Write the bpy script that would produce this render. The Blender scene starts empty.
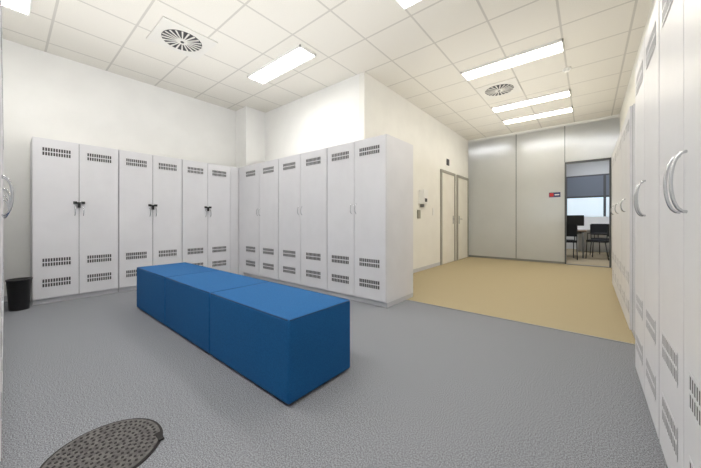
import bpy, bmesh, math, random
from mathutils import Vector, Matrix
random.seed(4)
S=bpy.context.scene
S.view_settings.view_transform='Standard'
C=3.25

def lin(c):
    r=[]
    for v in c:
        v/=255.0
        r.append(v/12.92 if v<=.04045 else ((v+.055)/1.055)**2.4)
    return (r[0],r[1],r[2],1)

def mat(name,rgb,rough=.5,metal=0,noise=0,nscale=50,bump=0,spec=.5,emit=None,es=0,rgb2=None,bscale=None,trans=0):
    m=bpy.data.materials.new(name); m.use_nodes=True
    nt=m.node_tree; b=nt.nodes['Principled BSDF']
    b.inputs['Base Color'].default_value=lin(rgb)
    b.inputs['Roughness'].default_value=rough
    b.inputs['Metallic'].default_value=metal
    b.inputs['Specular IOR Level'].default_value=spec
    b.inputs['Transmission Weight'].default_value=trans
    if emit:
        b.inputs['Emission Color'].default_value=lin(emit); b.inputs['Emission Strength'].default_value=es
    if rgb2 or bump:
        tc=nt.nodes.new('ShaderNodeTexCoord')
        n=nt.nodes.new('ShaderNodeTexNoise'); n.inputs['Scale'].default_value=nscale; n.inputs['Detail'].default_value=3
        nt.links.new(tc.outputs['Object'],n.inputs['Vector'])
        if rgb2:
            r=nt.nodes.new('ShaderNodeValToRGB')
            r.color_ramp.elements[0].position=.38; r.color_ramp.elements[1].position=.62
            r.color_ramp.elements[0].color=lin(rgb2); r.color_ramp.elements[1].color=lin(rgb)
            nt.links.new(n.outputs['Fac'],r.inputs['Fac']); nt.links.new(r.outputs['Color'],b.inputs['Base Color'])
        if bump:
            bp=nt.nodes.new('ShaderNodeBump'); bp.inputs['Strength'].default_value=bump; bp.inputs['Distance'].default_value=.01
            nt.links.new(n.outputs['Fac'],bp.inputs['Height']); nt.links.new(bp.outputs['Normal'],b.inputs['Normal'])
    return m

M={}
M['wall']=mat('wall_paint',(244,244,242),.8,rgb2=(241,241,239),nscale=3)
M['wallw']=mat('wall_paint_corridor',(242,241,236),.8,rgb2=(239,238,233),nscale=3)
M['carpet']=mat('carpet_grey',(158,160,166),.95,rgb2=(102,104,110),nscale=190,bump=.2,spec=.1)
M['beige']=mat('carpet_beige',(197,184,154),.95,rgb2=(143,130,103),nscale=150,bump=.25,spec=.1)
M['locker']=mat('locker_enamel',(228,228,232),.4,rgb2=(225,225,229),nscale=4)
M['lgap']=mat('locker_shadow_gap',(115,116,121),.6)
M['plinth']=mat('locker_plinth',(205,206,210),.5)
M['vent']=mat('vent_dark',(66,66,68),.7)
M['black']=mat('black_plastic',(22,22,24),.4)
M['chrome']=mat('brushed_steel',(205,207,210),.25,1)
M['steel']=mat('satin_steel',(150,152,152),.4,1)
M['blue']=mat('blue_upholstery',(24,94,150),.75,rgb2=(18,82,136),nscale=220,bump=.15,spec=.25)
M['seam']=mat('blue_piping',(12,60,106),.7)
M['lamp']=mat('lamp_panel',(255,255,255),.5,emit=(255,252,246),es=23)
M['lampw']=mat('lamp_panel_warm',(255,255,255),.5,emit=(255,246,228),es=18)
M['white']=mat('white_metal',(240,240,238),.5)
M['ceilp']=mat('diffuser_enamel',(222,220,214),.6)
M['frost']=mat('frosted_glass',(234,235,233),.34,rgb2=(230,231,229),nscale=1.5,spec=.45,trans=.5)
M['dframe']=mat('dark_frame',(84,86,88),.4)
M['door']=mat('door_laminate',(240,238,230),.5,rgb2=(236,233,224),nscale=3)
M['doorf']=mat('door_frame_grey',(160,158,148),.5)
M['sign']=mat('sign_blue',(30,50,110),.4)
M['signr']=mat('sign_red',(190,50,50),.4)
M['wood']=mat('table_wood',(150,125,98),.4,rgb2=(130,104,80),nscale=9)
M['fab']=mat('chair_fabric',(38,40,46),.8,rgb2=(30,32,36),nscale=90)
M['owall']=mat('office_wall',(215,217,217),.8)
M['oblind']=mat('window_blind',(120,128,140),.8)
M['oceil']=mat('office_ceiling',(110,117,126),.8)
M['ocarp']=mat('office_carpet',(190,176,148),.95,rgb2=(160,146,120),nscale=90)
M['screen']=mat('office_window_glow',(200,215,225),.3,emit=(195,208,216),es=.85)
M['cover']=mat('cover_cast',(104,101,100),.8,rgb2=(80,78,78),nscale=60,bump=.5)
M['coverd']=mat('cover_dark',(44,42,42),.9)
M['lolamp']=mat('office_lamp',(255,255,255),.5,emit=(246,248,255),es=22)

# ceiling tile material
def ceil_mat(name,tile,line,ox,oy,p=.625):
    m=bpy.data.materials.new(name); m.use_nodes=True; nt=m.node_tree; b=nt.nodes['Principled BSDF']
    b.inputs['Roughness'].default_value=.9
    tc=nt.nodes.new('ShaderNodeTexCoord'); sp=nt.nodes.new('ShaderNodeSeparateXYZ')
    nt.links.new(tc.outputs['Object'],sp.inputs[0])
    def mth(op,a,bv=None):
        n=nt.nodes.new('ShaderNodeMath'); n.operation=op
        for i,v in enumerate([a,bv]):
            if v is None: continue
            if isinstance(v,(int,float)): n.inputs[i].default_value=v
            else: nt.links.new(v,n.inputs[i])
        return n.outputs[0]
    def axis(o,off):
        q=mth('DIVIDE',mth('SUBTRACT',o,off),p)
        f=mth('FRACT',mth('ADD',q,100.0))
        d=mth('ABSOLUTE',mth('SUBTRACT',f,.5))
        return mth('GREATER_THAN',d,.5-.011/p)
    k=mth('MAXIMUM',axis(sp.outputs[0],ox),axis(sp.outputs[1],oy))
    n=nt.nodes.new('ShaderNodeTexNoise'); n.inputs['Scale'].default_value=180
    nt.links.new(tc.outputs['Object'],n.inputs['Vector'])
    r=nt.nodes.new('ShaderNodeValToRGB'); r.color_ramp.elements[0].position=.3; r.color_ramp.elements[1].position=.55
    t2=tuple(max(0,v-14) for v in tile)
    r.color_ramp.elements[0].color=lin(t2); r.color_ramp.elements[1].color=lin(tile)
    nt.links.new(n.outputs['Fac'],r.inputs['Fac'])
    mx=nt.nodes.new('ShaderNodeMix'); mx.data_type='RGBA'
    nt.links.new(k,mx.inputs[0]); nt.links.new(r.outputs['Color'],mx.inputs[6]); mx.inputs[7].default_value=lin(line)
    nt.links.new(mx.outputs[2],b.inputs['Base Color'])
    return m
M['ceil']=ceil_mat('ceiling_tiles',(228,225,217),(198,195,188),-.25,2.22)

class B:
    def __init__(s): s.bm=bmesh.new(); s.mats=[]
    def mi(s,k):
        if k not in s.mats: s.mats.append(k)
        return s.mats.index(k)
    def box(s,a,b,k,taper=None):
        i=s.mi(k)
        x0,y0,z0=[min(a[j],b[j]) for j in range(3)]; x1,y1,z1=[max(a[j],b[j]) for j in range(3)]
        v=[s.bm.verts.new(p) for p in [(x0,y0,z0),(x1,y0,z0),(x1,y1,z0),(x0,y1,z0),(x0,y0,z1),(x1,y0,z1),(x1,y1,z1),(x0,y1,z1)]]
        for f in [(3,2,1,0),(4,5,6,7),(0,1,5,4),(1,2,6,5),(2,3,7,6),(3,0,4,7)]:
            s.bm.faces.new([v[q] for q in f]).material_index=i
    def poly(s,pts,k,z0,z1):
        i=s.mi(k)
        lo=[s.bm.verts.new((p[0],p[1],z0)) for p in pts]; hi=[s.bm.verts.new((p[0],p[1],z1)) for p in pts]
        n=len(pts)
        s.bm.faces.new(lo[::-1]).material_index=i; s.bm.faces.new(hi).material_index=i
        for q in range(n):
            s.bm.faces.new([lo[q],lo[(q+1)%n],hi[(q+1)%n],hi[q]]).material_index=i
    def cyl(s,c,r0,r1,z0,z1,k,n=32):
        i=s.mi(k)
        lo=[s.bm.verts.new((c[0]+r0*math.cos(2*math.pi*q/n),c[1]+r0*math.sin(2*math.pi*q/n),z0)) for q in range(n)]
        hi=[s.bm.verts.new((c[0]+r1*math.cos(2*math.pi*q/n),c[1]+r1*math.sin(2*math.pi*q/n),z1)) for q in range(n)]
        s.bm.faces.new(lo[::-1]).material_index=i; s.bm.faces.new(hi).material_index=i
        for q in range(n):
            f=s.bm.faces.new([lo[q],lo[(q+1)%n],hi[(q+1)%n],hi[q]]); f.material_index=i; f.smooth=True
    def tube(s,pts,r,k,n=10):
        i=s.mi(k); pts=[Vector(p) for p in pts]; rings=[]
        for j,p in enumerate(pts):
            t=(pts[min(j+1,len(pts)-1)]-pts[max(j-1,0)]).normalized()
            up=Vector((1,0,0)) if abs(t.x)<.9 else Vector((0,1,0))
            u=t.cross(up).normalized(); w=t.cross(u)
            rings.append([s.bm.verts.new(p+r*(math.cos(2*math.pi*q/n)*u+math.sin(2*math.pi*q/n)*w)) for q in range(n)])
        for a,b in zip(rings,rings[1:]):
            for q in range(n):
                f=s.bm.faces.new([a[q],a[(q+1)%n],b[(q+1)%n],b[q]]); f.material_index=i; f.smooth=True
        s.bm.faces.new(rings[0]).material_index=i; s.bm.faces.new(rings[-1]).material_index=i
    def done(s,name,loc=(0,0,0),rot=0,bevel=0,seg=1,parent=None):
        bmesh.ops.recalc_face_normals(s.bm,faces=s.bm.faces)
        me=bpy.data.meshes.new(name); s.bm.to_mesh(me); s.bm.free()
        for k in s.mats: me.materials.append(M[k])
        o=bpy.data.objects.new(name,me); S.collection.objects.link(o)
        o.location=loc; o.rotation_euler=(0,0,rot)
        if bevel:
            md=o.modifiers.new('bevel','BEVEL'); md.width=bevel; md.segments=seg; md.limit_method='ANGLE'
        if parent: o.parent=parent
        return o

def simple(name,a,b,k,bevel=0):
    q=B(); c=[(a[i]+b[i])/2 for i in range(3)]
    q.box([a[i]-c[i] for i in range(3)],[b[i]-c[i] for i in range(3)],k)
    return q.done(name,c,bevel=bevel)
def world(name,a,b,k):
    q=B(); q.box(a,b,k); return q.done(name)

# ---------------- shell ----------------
WX=-5.56; WY=3.46; CX=-2.6; FY=8.3; BY=-.62
world('floor',(WX-.1,BY-.1,-.1),(.85,3.25,0),'carpet')
world('floor_corridor',(WX-.1,3.25,-.1),(.85,FY+.06,0),'beige')
world('trim_threshold',(-1.76,3.24,0),(.5,3.26,.004),'steel')
world('ceiling',(WX-.1,BY-.1,C),(.85,FY+.06,C+.1),'ceil')
world('wall_left',(WX-.1,BY-.1,0),(WX,WY+.1,C),'wall')
world('wall_back',(WX,BY-.1,0),(.85,BY,C),'wall')
world('wall_locker_side',(WX,WY,0),(CX-.1,WY+.1,C),'wall')
world('wall_corridor_left',(CX-.1,WY,0),(CX,FY+.06,C),'wallw')
world('wall_right',(.77,BY,0),(.85,3.3,C),'wall')
world('wall_corridor_right',(.5,3.3,0),(.85,FY+.06,C),'wallw')
world('wall_column',(WX,3.02,0),(-5.17,WY,C),'wall')
world('baseboard_left',(WX,BY,0),(WX+.012,.14,.07),'plinth')
world('baseboard_corridor',(CX,WY+.02,0),(CX+.012,6.30,.07),'plinth')

# ---------------- lockers ----------------
def vent(q,cx,cz,w=.25,h=.105):
    q.box((cx-w/2,-.0015,cz-h/2),(cx+w/2,.001,cz+h/2),'vent')
    n=11
    for j in range(n+1):
        x=cx-w/2+j*w/n; q.box((x-.0036,-.0028,cz-h/2),(x+.0036,-.001,cz+h/2),'locker')
    for z in (cz-h/2,cz,cz+h/2):
        q.box((cx-w/2-.0045,-.0028,z-.006),(cx+w/2+.0045,-.001,z+.006),'locker')
def bow(q,x,z,L,depth,r):
    pts=[]
    for j in range(13):
        a=math.pi*j/12
        pts.append((x,-depth*math.sin(a)**.8 if 0<j<12 else .0,z-L/2*math.cos(a)))
    q.tube(pts,r,'chrome')
def locker(w,d,loc,rot,style,H=2.0):
    q=B(); p=.055
    q.box((-w/2+.003,.03,0),(w/2-.003,d,p),'plinth')
    q.box((-w/2+.002,.02,p),(w/2-.002,d,H),'locker')
    q.box((-w/2+.008,.012,p+.01),(w/2-.008,.021,H-.012),'lgap')
    for sx in (-1,1):
        x0=sx*.003; x1=sx*(w/2-.007)
        q.box((x0,0,p+.012),(x1,.018,H-.014),'locker')
        cx=(x0+x1)/2
        vw=.25 if w<.9 else .30
        vent(q,cx,1.84,vw); vent(q,cx,.50,vw); vent(q,cx,.25,vw)
        if style=='bow_big': bow(q,sx*.042,1.12,.185,.034,.005)
        elif style=='black':
            bow(q,sx*.04,1.13,.12,.03,.005)
            q.box((sx*.02,-.02,1.22),(sx*.055,0,1.25),'black')
        else:
            bow(q,sx*.035,1.15,.12,.03,.004)
    if style=='black':
        q.box((-.05,-.028,1.225),(.05,-.018,1.24),'black')
        q.box((-.018,-.03,1.17),(.012,-.012,1.225),'black')
    q.done('locker',loc,rot,bevel=.0008)
R=math.pi/2
for i in range(3): locker(.81,.5,(-5.04,.205+.405+.81*i,0),R,'black')
for x,w in ((-1.78-.47,.94),(-2.72-.54,1.08),(-3.80-.54,1.08)): locker(w,.66,(x,2.78,0),0,'small')
for y in (1.365,2.19,.54): locker(.82,.52,(.23,y,0),-R,'bow_big')
for y in (3.42+.4,3.42+1.21,3.42+2.02): locker(.8,.22,(.27,y,0),-R,'small')
for i in range(4): locker(.82,.56,(-1.75-.41-.82*i+.0,-.01,0),2*R,'bow_big')
q=B(); q.box((-5.04,2.80,0),(-4.885,2.84,2.0),'locker'); q.box((-5.10,2.64,0),(-5.06,2.84,2.0),'locker')
q.done('locker_corner_filler',bevel=.002)

# ---------------- bench ----------------
emp=bpy.data.objects.new('upholstered_bench',None); S.collection.objects.link(emp); emp.location=(-2.615,1.226,0)
L=2.77;W=.522;H=.47
for i in range(3):
    q=B(); a=-L/2+i*L/3+.001; b=a+L/3-.002
    q.box((a,-W/2,.012),(b,W/2,H),'blue')
    o=q.done('cushion_%d'%(i+1),bevel=.014,seg=3,parent=emp)
    q=B()
    for y in (-W/2+.006,W/2-.006):
        q.tube([(a+.012,y,H-.005),(b-.012,y,H-.005)],.005,'seam',8)
    for x in (a+.004,b-.004):
        q.tube([(x,-W/2+.012,H-.005),(x,W/2-.012,H-.005)],.004,'seam',8)
    q.done('piping_%d'%(i+1),parent=emp)
    q=B()
    for x in (a+.08,b-.08):
        for y in (-W/2+.06,W/2-.06): q.cyl((x,y),.02,.02,0,.025,'black',12)
    q.done('feet_%d'%(i+1),parent=emp)

# ---------------- waste bin ----------------
q=B(); n=40; i=q.mi('black')
prof=[(.0,0),(.078,0),(.08,.02),(.098,.33),(.104,.332),(.104,.345),(.094,.345),(.075,.02),(0,.015)]
rings=[]
for r,z in prof:
    rings.append([q.bm.verts.new((max(r,.0005)*math.cos(2*math.pi*k/n),max(r,.0005)*math.sin(2*math.pi*k/n),z)) for k in range(n)])
for a,b in zip(rings,rings[1:]):
    for k in range(n):
        f=q.bm.faces.new([a[k],a[(k+1)%n],b[(k+1)%n],b[k]]); f.smooth=True; f.material_index=i
q.done('waste_bin',(-4.96,.105,0))

# ---------------- floor cover ----------------
q=B(); q.cyl((0,0),.212,.209,0,.005,'coverd',64); q.cyl((0,0),.200,.198,.005,.008,'cover',64)
for rr in range(1,9):
    r=.0225*rr
    m=int(6*rr)
    for k in range(m):
        a=2*math.pi*k/m+.2*rr
        t=.0068
        pts=[(r*math.cos(a)+t*math.cos(a+u),r*math.sin(a)+t*math.sin(a+u)) for u in (0,R,2*R,3*R)]
        q.poly(pts,'coverd',.0075,.010)
q.box((.06,.17,.005),(.12,.19,.012),'coverd')
q.done('manhole_cover',(-1.61,.275,0))

# ---------------- ceiling lights ----------------
def troffer(cx,cy,k='lamp'):
    q=B(); l=1.235; w=.285; z=C
    q.box((-l/2,-w/2,-.035),(l/2,-w/2+.012,0),'white'); q.box((-l/2,w/2-.012,-.035),(l/2,w/2,0),'white')
    q.box((-l/2,-w/2,-.035),(-l/2+.012,w/2,0),'white'); q.box((l/2-.012,-w/2,-.035),(l/2,w/2,0),'white')
    q.box((-l/2+.013,-w/2+.013,-.018),(l/2-.013,w/2-.013,-.001),k)
    q.box((-l/2+.013,-.006,-.034),(l/2-.013,.006,-.019),'white')
    for j in range(1,20):
        x=-l/2+j*l/20; q.box((x-.0015,-w/2+.013,-.034),(x+.0015,w/2-.013,-.019),'white')
    q.done('ceiling_light',(cx,cy,z))
for cx,cy,k in ((-3.44,2.535,'lamp'),(-.875,2.535,'lamp'),(-4.03,.03,'lamp'),(-.875,.3,'lamp'),(-2.2,.3,'lamp'),  # last two on this line: unseen, added to brighten the camera end
              (-.865,4.53,'lampw'),(-.865,6.28,'lampw'),(-.865,7.22,'lampw')):
    troffer(cx,cy,k)
def diffuser(cx,cy):
    q=B(); q.box((-.30,-.30,-.012),(.30,.30,0),'ceilp')
    q.cyl((0,0),.215,.22,-.016,-.011,'vent',48)
    n=20
    for k in range(n):
        a=2*math.pi*k/n; d=Vector((math.cos(a),math.sin(a))); p=Vector((-d.y,d.x))
        w0,w1=.005,.015
        pts=[d*.06-p*w0,d*.215-p*w1,d*.215+p*w1*.3,d*.06+p*w0]
        q.poly([(v.x,v.y) for v in pts],'ceilp',-.022,-.0155)
    q.cyl((0,0),.06,.065,-.025,-.016,'ceilp',32); q.cyl((0,0),.02,.02,-.03,-.024,'vent',16)
    q.done('ceiling_air_diffuser',(cx,cy,C))
diffuser(-3.89,1.41); diffuser(-1.18,5.4)
q=B(); q.cyl((0,0),.05,.05,-.02,0,'white',24); q.cyl((0,0),.03,.04,-.045,-.02,'white',24); q.done('smoke_detector',(-.25,5.3,C))

# ---------------- corridor doors ----------------
def corr_door(y0,y1,n,side):
    q=B(); x=CX; h=2.12
    q.box((x,y0-.06,0),(x+.03,y0,h+.06),'doorf'); q.box((x,y1,0),(x+.03,y1+.06,h+.06),'doorf'); q.box((x,y0,h),(x+.03,y1,h+.06),'doorf')
    q.box((x,y0+.004,.006),(x+.02,y1-.004,h-.004),'door')
    hy=y0+.08 if side<0 else y1-.08
    q.box((x+.02,hy-.02,.93),(x+.026,hy+.02,1.13),'steel')
    q.tube([(x+.02,hy,1.05),(x+.06,hy,1.05),(x+.06,hy-side*.12,1.05)],.009,'steel')
    q.done('door_%d'%n)
corr_door(6.38,7.16,1,1); corr_door(7.42,8.18,2,-1)
q=B(); q.box((0,-.10,-.14),(.11,.10,.14),'white'); q.box((.11,-.05,-.10),(.113,.05,-.03),'vent'); q.box((0,-.03,-.20),(.06,.03,-.14),'steel')
q.done('soap_dispenser',(CX,5.35,1.48),bevel=.008,seg=2)
simple('light_switch',(CX,5.9,1.12),(CX+.012,5.98,1.28),'white',.003)
simple('door_number_sign',(CX,6.70,2.33),(CX+.012,6.85,2.48),'vent',.002)
simple('intercom_box',(CX,5.18,1.05),(CX+.03,5.28,1.22),'doorf',.004)

# ---------------- glass wall ----------------
DX0,DX1,DH=-.43,.37,2.36
world('wall_glass_left',(CX,FY,0.05),(DX0,FY+.03,C),'frost')
world('wall_glass_transom',(DX0,FY,DH),(.5,FY+.03,C),'frost')
world('wall_glass_right',(DX1,FY,0.0),(.5,FY+.03,DH),'frost')
q=B()
for x in (-1.42,): q.box((x-.008,FY-.01,.05),(x+.008,FY,C),'steel')
q.box((DX0-.005,FY-.01,DH),(DX0+.01,FY,C),'steel')
q.box((CX,FY-.02,0),(DX0,FY+.04,.05),'steel'); q.box((CX,FY-.02,C-.05),(.5,FY,C),'white')
q.done('trim_glass_rails')
q=B()
q.box((DX0,FY-.02,0),(DX0+.03,FY+.05,DH),'dframe'); q.box((DX1-.03,FY-.02,0),(DX1,FY+.05,DH),'dframe'); q.box((DX0,FY-.02,DH-.04),(DX1,FY+.05,DH),'dframe')
q.box((DX0,FY-.02,0),(DX1,FY+.05,.012),'steel')
q.done('door_frame')
q=B()
for j in range(10):
    z=.55+j*.14; x=.05*math.sin(j*.5)
    q.box((x-.012,-.006,z-.012),(x+.012,0,z+.012),'white')
q.done('glass_dot_markers',(-1.52,FY,0))
q=B(); q.box((-.11,-.012,-.055),(.11,0,.055),'sign'); q.box((-.10,-.015,-.04),(-.02,-.011,.04),'signr'); q.box((.0,-.015,-.015),(.09,-.011,.012),'white')
q.done('wall_sign',(-.62,FY,1.62))

# ---------------- office ----------------
OY=13.0
world('floor_office',(-3.5,FY+.06,-.1),(3,OY,0),'ocarp')
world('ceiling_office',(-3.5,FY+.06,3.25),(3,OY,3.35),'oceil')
world('wall_office_back',(-3.5,OY,0),(3,OY+.1,3.25),'owall')
world('wall_office_left',(-3.6,FY+.06,0),(-3.5,OY,3.25),'owall')
world('wall_office_right',(3,FY+.06,0),(3.1,OY,3.25),'owall')
q=B(); q.box((-1.6,-.03,-.32),(1.6,0,1.25),'dframe')
for a in (-1.55,-.5,.55): q.box((a,-.035,-.27),(a+.98,-.028,.46),'screen')
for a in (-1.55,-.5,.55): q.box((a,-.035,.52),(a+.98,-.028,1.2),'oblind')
q.done('window_1',(-.1,OY,1.35))
for x,y in ((-2.4,9.6),(-.9,9.9),(.3,10.4),(.3,11.9)):
    q=B(); q.box((-.6,-.14,-.03),(.6,.14,0),'white'); q.box((-.58,-.12,-.035),(.58,.12,-.03),'lolamp'); q.done('office_ceiling_light',(x,y,3.25))
q=B(); q.box((-.7,-.4,.71),(.7,.4,.745),'wood')
for x in (-.63,.63):
    for y in (-.34,.34): q.tube([(x,y,0),(x,y,.71)],.022,'steel')
q.box((-.6,-.33,.65),(.6,.33,.71),'dframe'); q.done('office_table',(-.75,10.3,0),bevel=.003)
q=B(); q.box((-.25,-.012,.12),(.25,.012,.42),'black'); q.box((-.03,0,.02),(.03,.03,.15),'black'); q.box((-.12,-.08,0),(.12,.08,.015),'black')
q.done('computer_monitor',(-.35,10.4,.745))
q=B(); q.box((-.8,-.35,.72),(.8,.35,.75),'white'); q.box((-.8,.30,0),(.8,.33,.72),'white'); q.box((-.8,-.35,0),(-.77,.35,.72),'white'); q.box((.77,-.35,0),(.8,.35,.72),'white'); q.box((-.8,.32,.75),(.8,.35,1.15),'white')
q.done('office_desk',(.5,12.0,0),bevel=.003)
def chair(x,y,rot):
    q=B()
    q.box((-.22,-.22,.44),(.22,.22,.50),'fab')
    q.box((-.21,.20,.60),(.21,.245,.92),'fab')
    for sx in (-1,1):
        q.tube([(sx*.23,-.22,0),(sx*.23,-.2,.46),(sx*.23,.2,.46),(sx*.22,.25,.9)],.012,'black')
        q.tube([(sx*.23,.25,0),(sx*.23,.18,.46)],.012,'black')
        q.tube([(sx*.25,-.18,.46),(sx*.25,-.18,.67),(sx*.25,.22,.67)],.012,'black')
    q.done('office_chair',(x,y,0),rot,bevel=.01,seg=2)
chair(.22,10.1,-R-.3); chair(-.5,9.55,math.pi+.2); chair(.35,11.1,math.pi-.5)

# added fill lights with no fitting, aimed up to brighten the ceiling
def bounce(name,x,y,z,sx,sy,p,col):
    l=bpy.data.lights.new(name,'AREA'); l.shape='RECTANGLE'; l.size=sx; l.size_y=sy; l.energy=p; l.color=col
    o=bpy.data.objects.new(name,l); S.collection.objects.link(o); o.location=(x,y,z); o.rotation_euler=(math.pi,0,0)
bounce('added_ceiling_fill',-2.5,1.3,2.1,4.5,2.6,39,(1,.99,.97))
bounce('added_ceiling_fill_corridor',-1.1,5.8,2.1,2.0,4.2,26,(1,.985,.955))

# ---------------- world + camera ----------------
w=bpy.data.worlds.new('world'); S.world=w; w.use_nodes=True
w.node_tree.nodes['Background'].inputs[0].default_value=(.8,.85,.9,1); w.node_tree.nodes['Background'].inputs[1].default_value=.3
cam=bpy.data.cameras.new('camera'); co=bpy.data.objects.new('camera',cam); S.collection.objects.link(co)
cam.sensor_width=36; cam.lens=287/701*36; cam.shift_y=-13/701; cam.clip_start=.02
co.location=(0,0,1.0); co.rotation_euler=(math.pi/2,0,math.radians(39.7))
S.camera=co
